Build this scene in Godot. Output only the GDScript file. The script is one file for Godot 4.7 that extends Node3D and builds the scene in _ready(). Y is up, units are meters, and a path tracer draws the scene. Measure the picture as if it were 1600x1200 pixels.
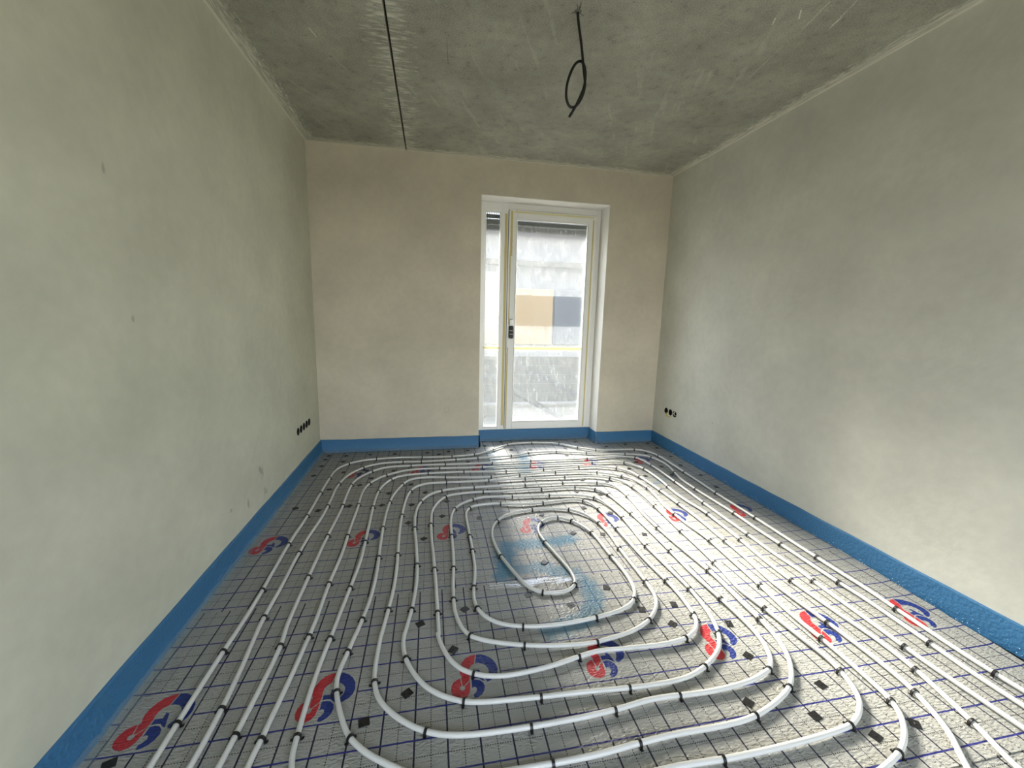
extends Node3D

const WIDE := 3.394     # room from left wall to right wall
const LONG := 5.40      # from the window wall to the wall behind the camera
const HIGH := 2.715     # from foil to concrete ceiling
const PIPE_R := 0.0086

var pipe_course := [
	3027, 4736, 3103, 4580, 3136, 4464, 3152, 4285, 3152, 4025, 3150, 3736, 3148, 3456, 3141, 3156, 3132, 2926, 3141, 2706, 3154, 2507, 3152, 2307,
	3159, 2027, 3163, 1737, 3164, 1437, 3172, 1167, 3181, 887, 3184, 617, 3173, 478, 3150, 402, 3124, 362, 3086, 331, 3032, 308, 2934, 294,
	2724, 296, 2646, 288, 2582, 260, 2471, 176, 2352, 70, 2266, 19, 2152, -16, 2023, -28, 1864, -16, 1798, 3, 1733, 47, 1596, 164,
	1462, 251, 1369, 286, 1231, 305, 1041, 301, 792, 281, 622, 285, 455, 310, 382, 340, 327, 382, 272, 452, 245, 516, 234, 594,
	233, 844, 237, 1124, 240, 1374, 233, 1644, 239, 1904, 243, 2174, 236, 2444, 231, 2704, 230, 2893, 220, 3073, 238, 3262, 270, 3387,
	303, 3448, 343, 3490, 411, 3531, 526, 3564, 685, 3580, 925, 3578, 1215, 3564, 1494, 3552, 1744, 3552, 2034, 3561, 2324, 3570, 2554, 3568,
	2732, 3546, 2808, 3522, 2848, 3495, 2878, 3457, 2912, 3375, 2939, 3238, 2936, 3109, 2928, 2899, 2935, 2689, 2941, 2460, 2949, 2310, 2944, 2171,
	2949, 1941, 2954, 1641, 2963, 1371, 2974, 1092, 2977, 822, 2962, 633, 2947, 566, 2932, 542, 2904, 517, 2850, 495, 2732, 478, 2603, 488,
	2414, 508, 2154, 508, 1874, 506, 1605, 512, 1335, 509, 1055, 499, 835, 492, 696, 503, 621, 529, 564, 568, 500, 643, 449, 740,
	427, 827, 424, 986, 432, 1266, 426, 1506, 424, 1766, 425, 2036, 429, 2296, 440, 2424, 439, 2532, 428, 2762, 416, 2981, 430, 3100,
	460, 3194, 492, 3244, 536, 3282, 609, 3313, 756, 3340, 956, 3351, 1215, 3343, 1495, 3332, 1755, 3332, 2045, 3341, 2305, 3346, 2474, 3335,
	2529, 3319, 2551, 3303, 2577, 3265, 2617, 3214, 2673, 3146, 2718, 3047, 2738, 2950, 2741, 2760, 2724, 2510, 2722, 2381, 2746, 2162, 2757, 1923,
	2765, 1703, 2758, 1423, 2748, 1153, 2728, 975, 2699, 880, 2662, 822, 2618, 782, 2530, 737, 2434, 711, 2284, 711, 1995, 720, 1725, 726,
	1505, 715, 1266, 694, 1016, 692, 847, 704, 781, 723, 741, 750, 704, 796, 663, 886, 639, 1003, 632, 1203, 640, 1433, 647, 1642,
	652, 1882, 640, 2112, 624, 2361, 611, 2601, 614, 2831, 625, 2899, 666, 2989, 708, 3044, 756, 3078, 831, 3104, 989, 3126, 1209, 3124,
	1458, 3108, 1687, 3090, 1927, 3095, 2167, 3091, 2356, 3075, 2422, 3054, 2479, 3017, 2511, 2980, 2540, 2917, 2553, 2839, 2541, 2710, 2527, 2531,
	2513, 2402, 2532, 2244, 2547, 2045, 2556, 1775, 2574, 1495, 2581, 1296, 2563, 1127, 2542, 1062, 2513, 1023, 2459, 980, 2360, 933, 2272, 915,
	2113, 917, 1863, 906, 1623, 902, 1333, 902, 1093, 896, 1005, 898, 959, 913, 919, 941, 889, 980, 864, 1044, 843, 1192, 832, 1452,
	835, 1712, 845, 1991, 841, 2181, 822, 2413, 820, 2429, 820, 2429, 820, 2423, 820, 2420, 820, 2420, 819, 2431, 817, 2611, 832, 2689,
	859, 2742, 920, 2806, 994, 2856, 1078, 2885, 1207, 2898, 1447, 2901, 1627, 2892, 1775, 2878, 2005, 2882, 2164, 2870, 2269, 2842, 2301, 2821,
	2332, 2784, 2359, 2721, 2374, 2633, 2368, 2453, 2355, 2234, 2360, 1984, 2355, 1714, 2343, 1474, 2322, 1286, 2302, 1231, 2279, 1199, 2233, 1164,
	2149, 1131, 2051, 1117, 1831, 1121, 1562, 1113, 1302, 1109, 1203, 1119, 1148, 1140, 1111, 1171, 1078, 1220, 1035, 1331, 1020, 1439, 1020, 1659,
	1034, 1949, 1045, 2239, 1050, 2458, 1049, 2465, 1049, 2466, 1048, 2466, 1047, 2465, 1045, 2456, 1045, 2456, 1055, 2504, 1085, 2587, 1120, 2635,
	1159, 2664, 1223, 2690, 1311, 2702, 1460, 2686, 1657, 2651, 1776, 2655, 1946, 2660, 2054, 2646, 2107, 2623, 2137, 2598, 2163, 2558, 2182, 2491,
	2190, 2342, 2173, 2113, 2165, 1893, 2163, 1613, 2152, 1464, 2129, 1399, 2107, 1368, 2077, 1344, 2032, 1328, 1963, 1327, 1784, 1346, 1624, 1345,
	1508, 1321, 1419, 1314, 1331, 1324, 1296, 1339, 1275, 1357, 1257, 1389, 1244, 1456, 1244, 1616, 1246, 1846, 1241, 2055, 1216, 2234, 1218, 2313,
	1232, 2359, 1258, 2401, 1303, 2438, 1376, 2468, 1484, 2486, 1643, 2482, 1821, 2457, 1906, 2427, 1945, 2400, 1974, 2361, 1994, 2306, 2006, 2197,
	1997, 2007, 1991, 1818, 1969, 1731, 1925, 1642, 1885, 1599, 1852, 1580, 1816, 1571, 1788, 1573, 1753, 1587, 1714, 1617, 1686, 1656, 1668, 1712,
	1666, 1801, 1694, 1948, 1728, 2124, 1728, 2203, 1720, 2230, 1705, 2253, 1675, 2275, 1639, 2286, 1591, 2286, 1544, 2273, 1512, 2252, 1481, 2216,
	1451, 2143, 1396, 1950, 1376, 1792, 1384, 1683, 1408, 1607, 1444, 1549, 1503, 1495, 1573, 1460, 1680, 1438, 1800, 1434, 1897, 1452, 1960, 1481,
	2011, 1527, 2049, 1585, 2076, 1670, 2088, 1809, 2080, 2008, 2076, 2278, 2067, 2377, 2046, 2432, 2003, 2486, 1940, 2534, 1849, 2573, 1693, 2603,
	1604, 2607, 1416, 2581, 1263, 2535, 1193, 2500, 1166, 2473, 1144, 2430, 1123, 2333, 1123, 2183, 1137, 1944, 1139, 1684, 1142, 1504, 1165, 1387,
	1190, 1333, 1243, 1275, 1309, 1231, 1383, 1206, 1462, 1202, 1631, 1220, 1881, 1235, 2049, 1255, 2144, 1286, 2184, 1312, 2213, 1350, 2238, 1415,
	2263, 1572, 2263, 1712, 2248, 1931, 2257, 2151, 2267, 2360, 2248, 2529, 2219, 2624, 2178, 2692, 2127, 2738, 2031, 2790, 1936, 2817, 1786, 2826,
	1557, 2812, 1307, 2799, 1158, 2783, 1084, 2757, 1018, 2713, 973, 2661, 928, 2572, 911, 2495, 912, 2437, 912, 2435, 912, 2435, 912, 2443,
	913, 2444, 913, 2444, 913, 2442, 938, 2265, 950, 2066, 940, 1836, 920, 1567, 914, 1404, 914, 1404, 916, 1426, 917, 1428, 917, 1430,
	918, 1429, 918, 1427, 924, 1335, 946, 1227, 984, 1147, 1028, 1094, 1085, 1055, 1160, 1029, 1299, 1019, 1569, 1024, 1839, 1029, 2109, 1032,
	2248, 1048, 2372, 1081, 2404, 1101, 2428, 1130, 2442, 1166, 2454, 1284, 2443, 1454, 2428, 1653, 2433, 1923, 2450, 2142, 2459, 2301, 2452, 2511,
	2448, 2650, 2422, 2756, 2384, 2826, 2324, 2892, 2257, 2934, 2116, 2983, 1998, 3000, 1768, 3002, 1639, 3009, 1490, 3019, 1220, 3016, 1061, 3009,
	985, 2987, 855, 2913, 787, 2856, 748, 2798, 701, 2678, 689, 2600, 707, 2472, 718, 2404, 718, 2404, 718, 2405, 718, 2411, 718, 2412,
	718, 2411, 719, 2406, 745, 2192, 748, 1982, 736, 1712, 729, 1492, 733, 1252, 750, 1094, 797, 920, 833, 839, 858, 810, 899, 786,
	947, 775, 1016, 778, 1203, 809, 1442, 832, 1621, 826, 1871, 810, 2121, 807, 2280, 819, 2424, 860, 2532, 910, 2591, 963, 2644, 1035,
	2668, 1099, 2682, 1208, 2668, 1347, 2643, 1525, 2645, 1724, 2662, 1954, 2651, 2153, 2638, 2393, 2622, 2582, 2624, 2792, 2614, 2981, 2599, 3038,
	2573, 3079, 2514, 3131, 2435, 3172, 2271, 3215, 2142, 3233, 1923, 3230, 1643, 3221, 1403, 3226, 1123, 3239, 913, 3236, 756, 3211, 662, 3179,
	605, 3140, 569, 3094, 528, 3003, 503, 2897, 510, 2788, 528, 2539, 537, 2299, 536, 2039, 543, 1799, 536, 1519, 535, 1269, 526, 1060,
	532, 930, 558, 834, 602, 757, 662, 691, 764, 628, 847, 597, 956, 587, 1196, 595, 1445, 611, 1705, 610, 1985, 611, 2275, 618,
	2535, 621, 2675, 626, 2731, 643, 2771, 669, 2814, 723, 2852, 804, 2869, 902, 2870, 1081, 2850, 1311, 2851, 1460, 2875, 1638, 2869, 1788,
	2860, 1977, 2837, 2186, 2832, 2396, 2843, 2625, 2856, 2795, 2841, 2943, 2791, 3147, 2753, 3249, 2742, 3305, 2736, 3361, 2723, 3385, 2703, 3403,
	2660, 3424, 2543, 3447, 2333, 3456, 2063, 3450, 1773, 3442, 1513, 3442, 1234, 3453, 954, 3465, 724, 3463, 566, 3442, 472, 3410, 423, 3377,
	386, 3332, 359, 3269, 334, 3131, 332, 2992, 345, 2772, 338, 2532, 319, 2273, 321, 2063, 315, 1833, 318, 1604, 335, 1334, 334, 1124,
	326, 894, 340, 735, 372, 631, 430, 526, 483, 467, 540, 429, 615, 405, 765, 395, 944, 404, 1174, 396, 1433, 374, 1663, 360,
	1800, 337, 1953, 289, 2081, 273, 2220, 281, 2415, 327, 2675, 399, 2803, 421, 2921, 435, 2995, 463, 3042, 498, 3079, 544, 3108, 617,
	3123, 716, 3113, 824, 3060, 1058, 3048, 1187, 3055, 1437, 3063, 1687, 3057, 1907, 3061, 2147, 3061, 2407, 3067, 2566, 3061, 2786, 3051, 2985,
	3054, 3205, 3053, 3495, 3050, 3785, 3055, 4055, 3058, 4305, 3043, 4474, 3010, 4589, 2937, 4736,
]  # the heating pipe's course on the floor in millimetres, x and z by turns
var clip_rows := [
	["f", 1, [534, 295, 943, 293, 1212, 306, 1419, 271, 1613, 150, 1784, 11, 2048, -28, 2324, 50, 2476, 180, 2633, 284, 3031, 307]],
	["f", 2, [780, 395, 930, 404, 1239, 391, 1438, 374, 1757, 346, 1929, 295, 2217, 281, 2508, 353, 2869, 428]],
	["f", 3, [853, 492, 1143, 502, 1553, 512, 1912, 506, 2452, 505]],
	["f", 4, [665, 689, 1091, 590, 1450, 611, 1880, 610, 2450, 620, 2754, 655]],
	["f", 5, [1000, 693, 1290, 696, 1639, 723, 1969, 721, 2289, 710, 2615, 780]],
	["f", 6, [1130, 798, 1498, 832, 1738, 818, 2048, 806, 2402, 852]],
	["f", 7, [1137, 897, 1467, 902, 1767, 904, 2096, 917, 2463, 982]],
	["f", 8, [1093, 1051, 1339, 1018, 1739, 1027, 2039, 1029, 2316, 1064]],
	["f", 9, [1401, 1109, 1841, 1121, 2110, 1123, 2258, 1181]],
	["f", 10, [1313, 1229, 1597, 1217, 1877, 1235]],
	["f", 11, [1501, 1320, 1798, 1345, 2091, 1353]],
	["f", 12, [1696, 1436, 1949, 1474]],
	["l", 1, [320, 390, 232, 697, 235, 977, 240, 1327, 233, 1657, 242, 2056, 237, 2416, 231, 2706]],
	["l", 2, [457, 493, 329, 823, 335, 1202, 315, 1752, 319, 2242, 345, 2671]],
	["l", 3, [540, 592, 424, 852, 430, 1202, 425, 1592, 425, 1982, 439, 2421, 428, 2771]],
	["l", 4, [552, 851, 532, 1208, 538, 1618, 536, 2058, 535, 2388, 508, 2807]],
	["l", 5, [710, 787, 639, 1004, 633, 1253, 648, 1693, 641, 2103, 621, 2412, 613, 2812]],
	["l", 6, [804, 901, 737, 1193, 730, 1543, 743, 1862, 731, 2321, 703, 2493, 699, 2671]],
	["l", 7, [869, 1027, 833, 1404, 841, 1854, 834, 2284, 823, 2655]],
	["l", 8, [952, 1212, 921, 1586, 948, 1965, 934, 2295, 926, 2564]],
	["l", 9, [1115, 1166, 1018, 1545, 1037, 2015, 1048, 2334]],
	["l", 10, [1176, 1357, 1139, 1702, 1133, 2022, 1121, 2262, 1180, 2489]],
	["l", 11, [1279, 1352, 1245, 1714, 1246, 1874, 1221, 2192, 1225, 2341]],
	["l", 12, [1434, 1561, 1395, 1949, 1546, 2274]],
	["m", 13, [1950, 2395, 1999, 2038, 1986, 1789, 1913, 1626, 1830, 1573, 1707, 1625, 1672, 1845]],
	["n", 5, [1883, 3095]],
	["n", 6, [776, 2843, 1376, 3020, 1656, 3008, 2085, 2990]],
	["n", 7, [1000, 2860, 1335, 2901, 1625, 2892, 1874, 2879]],
	["n", 8, [1133, 2777, 1391, 2804, 1711, 2823]],
	["n", 9, [1177, 2674, 1579, 2663]],
	["n", 10, [1391, 2575, 1678, 2605]],
	["n", 11, [1409, 2475, 1727, 2473]],
	["r", 1, [3179, 521, 3180, 941, 3166, 1370, 3162, 1760, 3153, 2230, 3146, 2640, 3134, 2999]],
	["r", 2, [3084, 553, 3088, 934, 3049, 1280, 3063, 1690, 3060, 2080, 3062, 2439, 3059, 2839]],
	["r", 3, [2928, 537, 2973, 748, 2973, 1128, 2958, 1508, 2949, 1948, 2944, 2407, 2929, 2827]],
	["r", 4, [2857, 822, 2859, 1201, 2875, 1669, 2859, 1988, 2832, 2387, 2843, 2935, 2796, 3130]],
	["r", 5, [2730, 982, 2753, 1271, 2760, 1501, 2755, 1991, 2736, 2669, 2727, 3017]],
	["r", 6, [2583, 954, 2682, 1208, 2642, 1635, 2661, 1985, 2638, 2394, 2624, 2733, 2605, 3022, 2439, 3171]],
	["r", 7, [2572, 1184, 2574, 1504, 2553, 1853, 2537, 2182, 2528, 2540, 2548, 2889, 2371, 3071]],
	["r", 8, [2453, 1322, 2428, 1791, 2457, 2240, 2451, 2600, 2291, 2916]],
	["r", 9, [2320, 1280, 2350, 1589, 2359, 2038, 2368, 2458, 2279, 2837]],
	["r", 10, [2190, 1318, 2265, 1633, 2248, 1973, 2267, 2362, 2209, 2644, 2045, 2784]],
	["r", 11, [2157, 1494, 2164, 1764, 2187, 2283, 2175, 2522, 2057, 2645]],
	["r", 12, [2078, 1679, 2082, 1968, 1717, 2237, 2076, 2278, 1955, 2525]],
]  # side of the room, number of the run on that side, clips along it in millimetres
var plate_rows := [
	["f", 0, [248, 139, 461, 128, 683, 136, 982, 134, 1092, 193, 1185, 120, 1368, 112, 1555, -18, 1562, -152, 1739, -128, 2000, -50, 2529, -41, 2802, 153, 3037, 104, 3298, 100]],
	["f", 1, [1800, 142, 1990, 154, 2354, 155]],
	["f", 2, [1345, 428, 2301, 363]],
	["f", 3, [708, 564]],
	["f", 7, [2234, 959]],
	["f", 9, [2111, 1171]],
	["f", 12, [1747, 1493]],
	["l", 0, [95, 121, 91, 223, 253, 292, 98, 383, 89, 598, 125, 1177, 104, 2793]],
	["l", 1, [309, 549, 274, 890, 281, 1231]],
	["l", 2, [480, 528, 447, 595]],
	["l", 3, [548, 710, 480, 835, 470, 1187]],
	["l", 5, [713, 1017, 685, 1207]],
	["l", 6, [864, 873, 806, 2786]],
	["l", 7, [976, 1036, 885, 1230, 877, 1481]],
	["l", 8, [976, 1687]],
	["l", 9, [1128, 1208]],
	["l", 11, [1091, 1422, 1330, 1478]],
	["m", 0, [1877, 1753, 1619, 2022, 1476, 2268, 1868, 2273, 1653, 2368]],
	["n", 0, [937, 2703, 974, 2376, 1105, 2538, 1168, 2316, 1966, 2445, 2056, 2550, 2107, 2935, 2133, 2437, 2259, 2756, 2297, 3017, 2306, 2588, 2428, 2918, 2431, 3109]],
	["r", 0, [3317, 254, 3309, 520, 3266, 750, 3300, 995, 3264, 1240]],
	["r", 1, [3110, 401]],
	["r", 2, [3070, 756, 3048, 955]],
	["r", 3, [2892, 621]],
	["r", 4, [2748, 767, 2807, 946]],
	["r", 5, [2608, 3097]],
	["r", 7, [2426, 1014]],
	["r", 9, [2277, 1246, 2314, 1833]],
	["r", 10, [2221, 1537]],
	["r", 11, [2067, 1438]],
	["r", 12, [2056, 1795]],
]  # side, pipes between it and that wall, plates in millimetres

var M := {}
var taken := {}
const ORD := ["nearest", "second", "third", "fourth", "fifth", "sixth", "seventh", "eighth", "ninth", "tenth", "eleventh", "twelfth", "thirteenth", "fourteenth", "fifteenth", "sixteenth"]


# ---------------------------------------------------------------- mesh collector
class Shape:
	var v := PackedVector3Array()
	var n := PackedVector3Array()
	var uv := PackedVector2Array()
	var uv2 := PackedVector2Array()
	var idx := PackedInt32Array()
	var tint := PackedColorArray()

	func vert(p: Vector3, nn: Vector3, t := Vector2.ZERO, t2 := Vector2.ZERO) -> int:
		v.append(p)
		n.append(nn)
		uv.append(t)
		uv2.append(t2)
		return v.size() - 1

	func tri(a: Vector3, b: Vector3, c: Vector3, out: Vector3) -> void:
		var f := (b - a).cross(c - a)
		if f.length() < 1e-12:
			return
		f = f.normalized()
		if f.dot(out) < 0.0:
			f = -f
			var s := b
			b = c
			c = s
		var i := vert(a, f)
		vert(b, f)
		vert(c, f)
		idx.append_array([i, i + 2, i + 1])

	func quad(a: Vector3, b: Vector3, c: Vector3, d: Vector3, out: Vector3) -> void:
		tri(a, b, c, out)
		tri(a, c, d, out)

	# box with chamfered edges, turned by basis
	func box(c: Vector3, s: Vector3, b := 0.0, turn := Basis.IDENTITY) -> void:
		var h := s * 0.5
		b = minf(b, minf(h.x, minf(h.y, h.z)) * 0.9)
		var p := func(k: int, sg: Vector3) -> Vector3:   # corner vertex lying on face k
			var q := Vector3(h.x - b, h.y - b, h.z - b)
			q[k] = h[k]
			return c + turn * (q * sg)
		for k in 3:
			var i := (k + 1) % 3
			var j := (k + 2) % 3
			for s0 in [-1.0, 1.0]:
				var q := []
				for e in [[-1.0, -1.0], [1.0, -1.0], [1.0, 1.0], [-1.0, 1.0]]:
					var sg := Vector3.ZERO
					sg[k] = s0
					sg[i] = e[0]
					sg[j] = e[1]
					q.append(p.call(k, sg))
				var o := Vector3.ZERO
				o[k] = s0
				quad(q[0], q[1], q[2], q[3], turn * o)
		if b <= 0.0:
			return
		for k in 3:
			var i := (k + 1) % 3
			var j := (k + 2) % 3
			for e in [[-1.0, -1.0], [1.0, -1.0], [1.0, 1.0], [-1.0, 1.0]]:
				var s1 := Vector3.ZERO
				s1[i] = e[0]
				s1[j] = e[1]
				var s2 := s1
				s1[k] = -1.0
				s2[k] = 1.0
				var o := s1 + s2
				quad(p.call(i, s1), p.call(i, s2), p.call(j, s2), p.call(j, s1), turn * o)
		for x in [-1.0, 1.0]:
			for y in [-1.0, 1.0]:
				for z in [-1.0, 1.0]:
					var sg := Vector3(x, y, z)
					tri(p.call(0, sg), p.call(1, sg), p.call(2, sg), turn * sg)

	# round tube along points
	func tube(pts: PackedVector3Array, r: float, sides := 10, caps := true) -> void:
		var first := v.size()
		var up := Vector3.UP
		for i in pts.size():
			var t := (pts[mini(i + 1, pts.size() - 1)] - pts[maxi(i - 1, 0)]).normalized()
			if t.length() < 0.5:
				t = up.cross(Vector3.RIGHT).normalized()
			if absf(t.dot(up)) > 0.95:
				up = Vector3.RIGHT if absf(t.x) < 0.8 else Vector3.BACK
			var side := t.cross(up).normalized()
			up = side.cross(t).normalized()
			for k in sides:
				var a := TAU * k / sides
				var nn := side * cos(a) + up * sin(a)
				vert(pts[i] + nn * r, nn)
		for i in pts.size() - 1:
			for k in sides:
				var a := first + i * sides + k
				var b := first + i * sides + (k + 1) % sides
				idx.append_array([a, b, a + sides, b, b + sides, a + sides])
		if caps:
			for e in [0, pts.size() - 1]:
				var o := (pts[0] - pts[1]) if e == 0 else (pts[-1] - pts[-2])
				for k in sides:
					tri(pts[e], v[first + e * sides + k], v[first + e * sides + (k + 1) % sides], o)

	# grid of points rows x columns with smooth normals
	func sheet(g: Array, uvs: Array, facing: Vector3, uv2s := []) -> void:
		var rows := g.size()
		var cols: int = g[0].size()
		var first := v.size()
		for r in rows:
			for c in cols:
				var du: Vector3 = g[r][mini(c + 1, cols - 1)] - g[r][maxi(c - 1, 0)]
				var dv: Vector3 = g[mini(r + 1, rows - 1)][c] - g[maxi(r - 1, 0)][c]
				var nn := du.cross(dv).normalized()
				if nn.dot(facing) < 0.0:
					nn = -nn
				vert(g[r][c], nn, uvs[r][c] if uvs else Vector2.ZERO, uv2s[r][c] if uv2s else Vector2.ZERO)
		for r in rows - 1:
			for c in cols - 1:
				var a := first + r * cols + c
				var f := (v[a + 1] - v[a]).cross(v[a + cols] - v[a])
				if f.dot(facing) < 0.0:
					idx.append_array([a, a + 1, a + cols, a + 1, a + cols + 1, a + cols])
				else:
					idx.append_array([a, a + cols, a + 1, a + 1, a + cols, a + cols + 1])

	func lathe(prof: Array, at: Basis, o: Vector3, sides := 24) -> void:   # prof: Vector2(radius, along)
		for i in prof.size() - 1:
			var pa: Vector2 = prof[i]
			var pb: Vector2 = prof[i + 1]
			var d := pb - pa
			for k in sides:
				var a0 := TAU * k / sides
				var a1 := TAU * (k + 1) / sides
				var q := func(p: Vector2, a: float) -> Vector3:
					return o + at * Vector3(p.x * cos(a), p.y, p.x * sin(a))
				var am := (a0 + a1) * 0.5
				quad(q.call(pa, a0), q.call(pb, a0), q.call(pb, a1), q.call(pa, a1), at * Vector3(d.y * cos(am), -d.x, d.y * sin(am)))

	func mesh() -> ArrayMesh:
		var a := []
		a.resize(Mesh.ARRAY_MAX)
		a[Mesh.ARRAY_VERTEX] = v
		a[Mesh.ARRAY_NORMAL] = n
		a[Mesh.ARRAY_TEX_UV] = uv
		a[Mesh.ARRAY_TEX_UV2] = uv2
		a[Mesh.ARRAY_INDEX] = idx
		if tint.size() == v.size():
			a[Mesh.ARRAY_COLOR] = tint
		var m := ArrayMesh.new()
		m.add_surface_from_arrays(Mesh.PRIMITIVE_TRIANGLES, a)
		return m


# ---------------------------------------------------------------- nodes
func numbered(called: String) -> String:
	if not taken.has(called):
		taken[called] = 0
		return called
	taken[called] += 1
	return "%s_%03d" % [called, taken[called]]


func tag(o: Node, label: String, category := "", group := "", kind := "") -> void:
	if label:
		o.set_meta("label", label)
	if category:
		o.set_meta("category", category)
	if group:
		o.set_meta("group", group)
	if kind:
		o.set_meta("kind", kind)


func put(called: String, s, mat: Material, parent: Node = self) -> MeshInstance3D:
	var o := MeshInstance3D.new()
	o.name = numbered(called) if parent == self else called
	o.mesh = s.mesh() if s is Shape else s
	o.material_override = mat
	o.cast_shadow = GeometryInstance3D.SHADOW_CASTING_SETTING_ON
	parent.add_child(o, true)
	return o


func thing(called: String, at := Vector3.ZERO) -> Node3D:
	var o := Node3D.new()
	o.name = numbered(called)
	o.position = at
	add_child(o, true)
	return o


# ---------------------------------------------------------------- materials
func noise(freq: float, seed_: int, octaves := 4, kind := FastNoiseLite.TYPE_SIMPLEX_SMOOTH) -> FastNoiseLite:
	var f := FastNoiseLite.new()
	f.noise_type = kind
	f.frequency = freq
	f.seed = seed_
	f.fractal_octaves = octaves
	return f


func noise_tex(w: int, h: int, freq: float, seed_: int, octaves := 4) -> NoiseTexture2D:
	var t := NoiseTexture2D.new()
	t.width = w
	t.height = h
	t.seamless = true
	t.noise = noise(freq, seed_, octaves)
	return t


func mat(c: Color, rough := 0.6, spec := 0.5) -> StandardMaterial3D:
	var m := StandardMaterial3D.new()
	m.albedo_color = c
	m.roughness = rough
	m.metallic_specular = spec
	return m


func image_of(w: int, h: int, data: PackedByteArray) -> ImageTexture:
	return ImageTexture.create_from_image(Image.create_from_data(w, h, false, Image.FORMAT_RGB8, data))


# plaster: 4 m x 4 m picture of trowelled plaster, with the wall's own marks [across, height, radius, darkness, stretch]
func plaster(base: Color, seed_: int, marks := [], flip := false) -> StandardMaterial3D:
	var n := 1024
	var a := noise(0.006, seed_, 5).get_seamless_image(n, n)
	var b := noise(0.05, seed_ + 9, 4).get_seamless_image(n, n)
	var da := a.get_data()
	var db := b.get_data()
	var d := PackedByteArray()
	d.resize(n * n * 3)
	for i in n * n:
		var k := 1.0 + (da[i] - 128) / 128.0 * 0.045 + (db[i] - 128) / 128.0 * 0.018
		var w := (da[(i * 7 + 333) % (n * n)] - 128) / 128.0 * 0.0
		d[i * 3] = int(clampf((base.r + w) * k, 0, 1) * 255)
		d[i * 3 + 1] = int(clampf(base.g * k, 0, 1) * 255)
		d[i * 3 + 2] = int(clampf((base.b - w) * (k * 0.98 + 0.02), 0, 1) * 255)
	for m in marks:
		var r: float = m[2] * n / 4.0
		var cx: float = (fposmod(-m[0], 4.0) if flip else m[0]) * n / 4.0
		var cy: float = (4.0 - m[1]) * n / 4.0
		for y in range(int(cy - r * m[4]) - 1, int(cy + r * m[4]) + 2):
			for x in range(int(cx - r) - 1, int(cx + r) + 2):
				var i := (posmod(y, n) * n + posmod(x, n))
				var q := Vector2((x - cx) / r, (y - cy) / (r * m[4])).length()
				var f: float = smoothstep(1.0, 0.35, q + (db[i] - 128) / 128.0 * 0.9) * m[3]
				for ch in 3:
					d[i * 3 + ch] = int(clampf(d[i * 3 + ch] * (1.0 - f), 0, 255))
	var mt := StandardMaterial3D.new()
	mt.albedo_texture = image_of(n, n, d)
	mt.roughness = 0.9
	mt.metallic_specular = 0.3
	mt.uv1_triplanar = true
	mt.uv1_world_triplanar = true
	mt.uv1_triplanar_sharpness = 8.0
	mt.uv1_scale = Vector3(0.25, 0.25, 0.25)
	mt.heightmap_enabled = true
	mt.heightmap_texture = ImageTexture.create_from_image(b)
	mt.heightmap_scale = 0.12
	return mt


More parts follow.
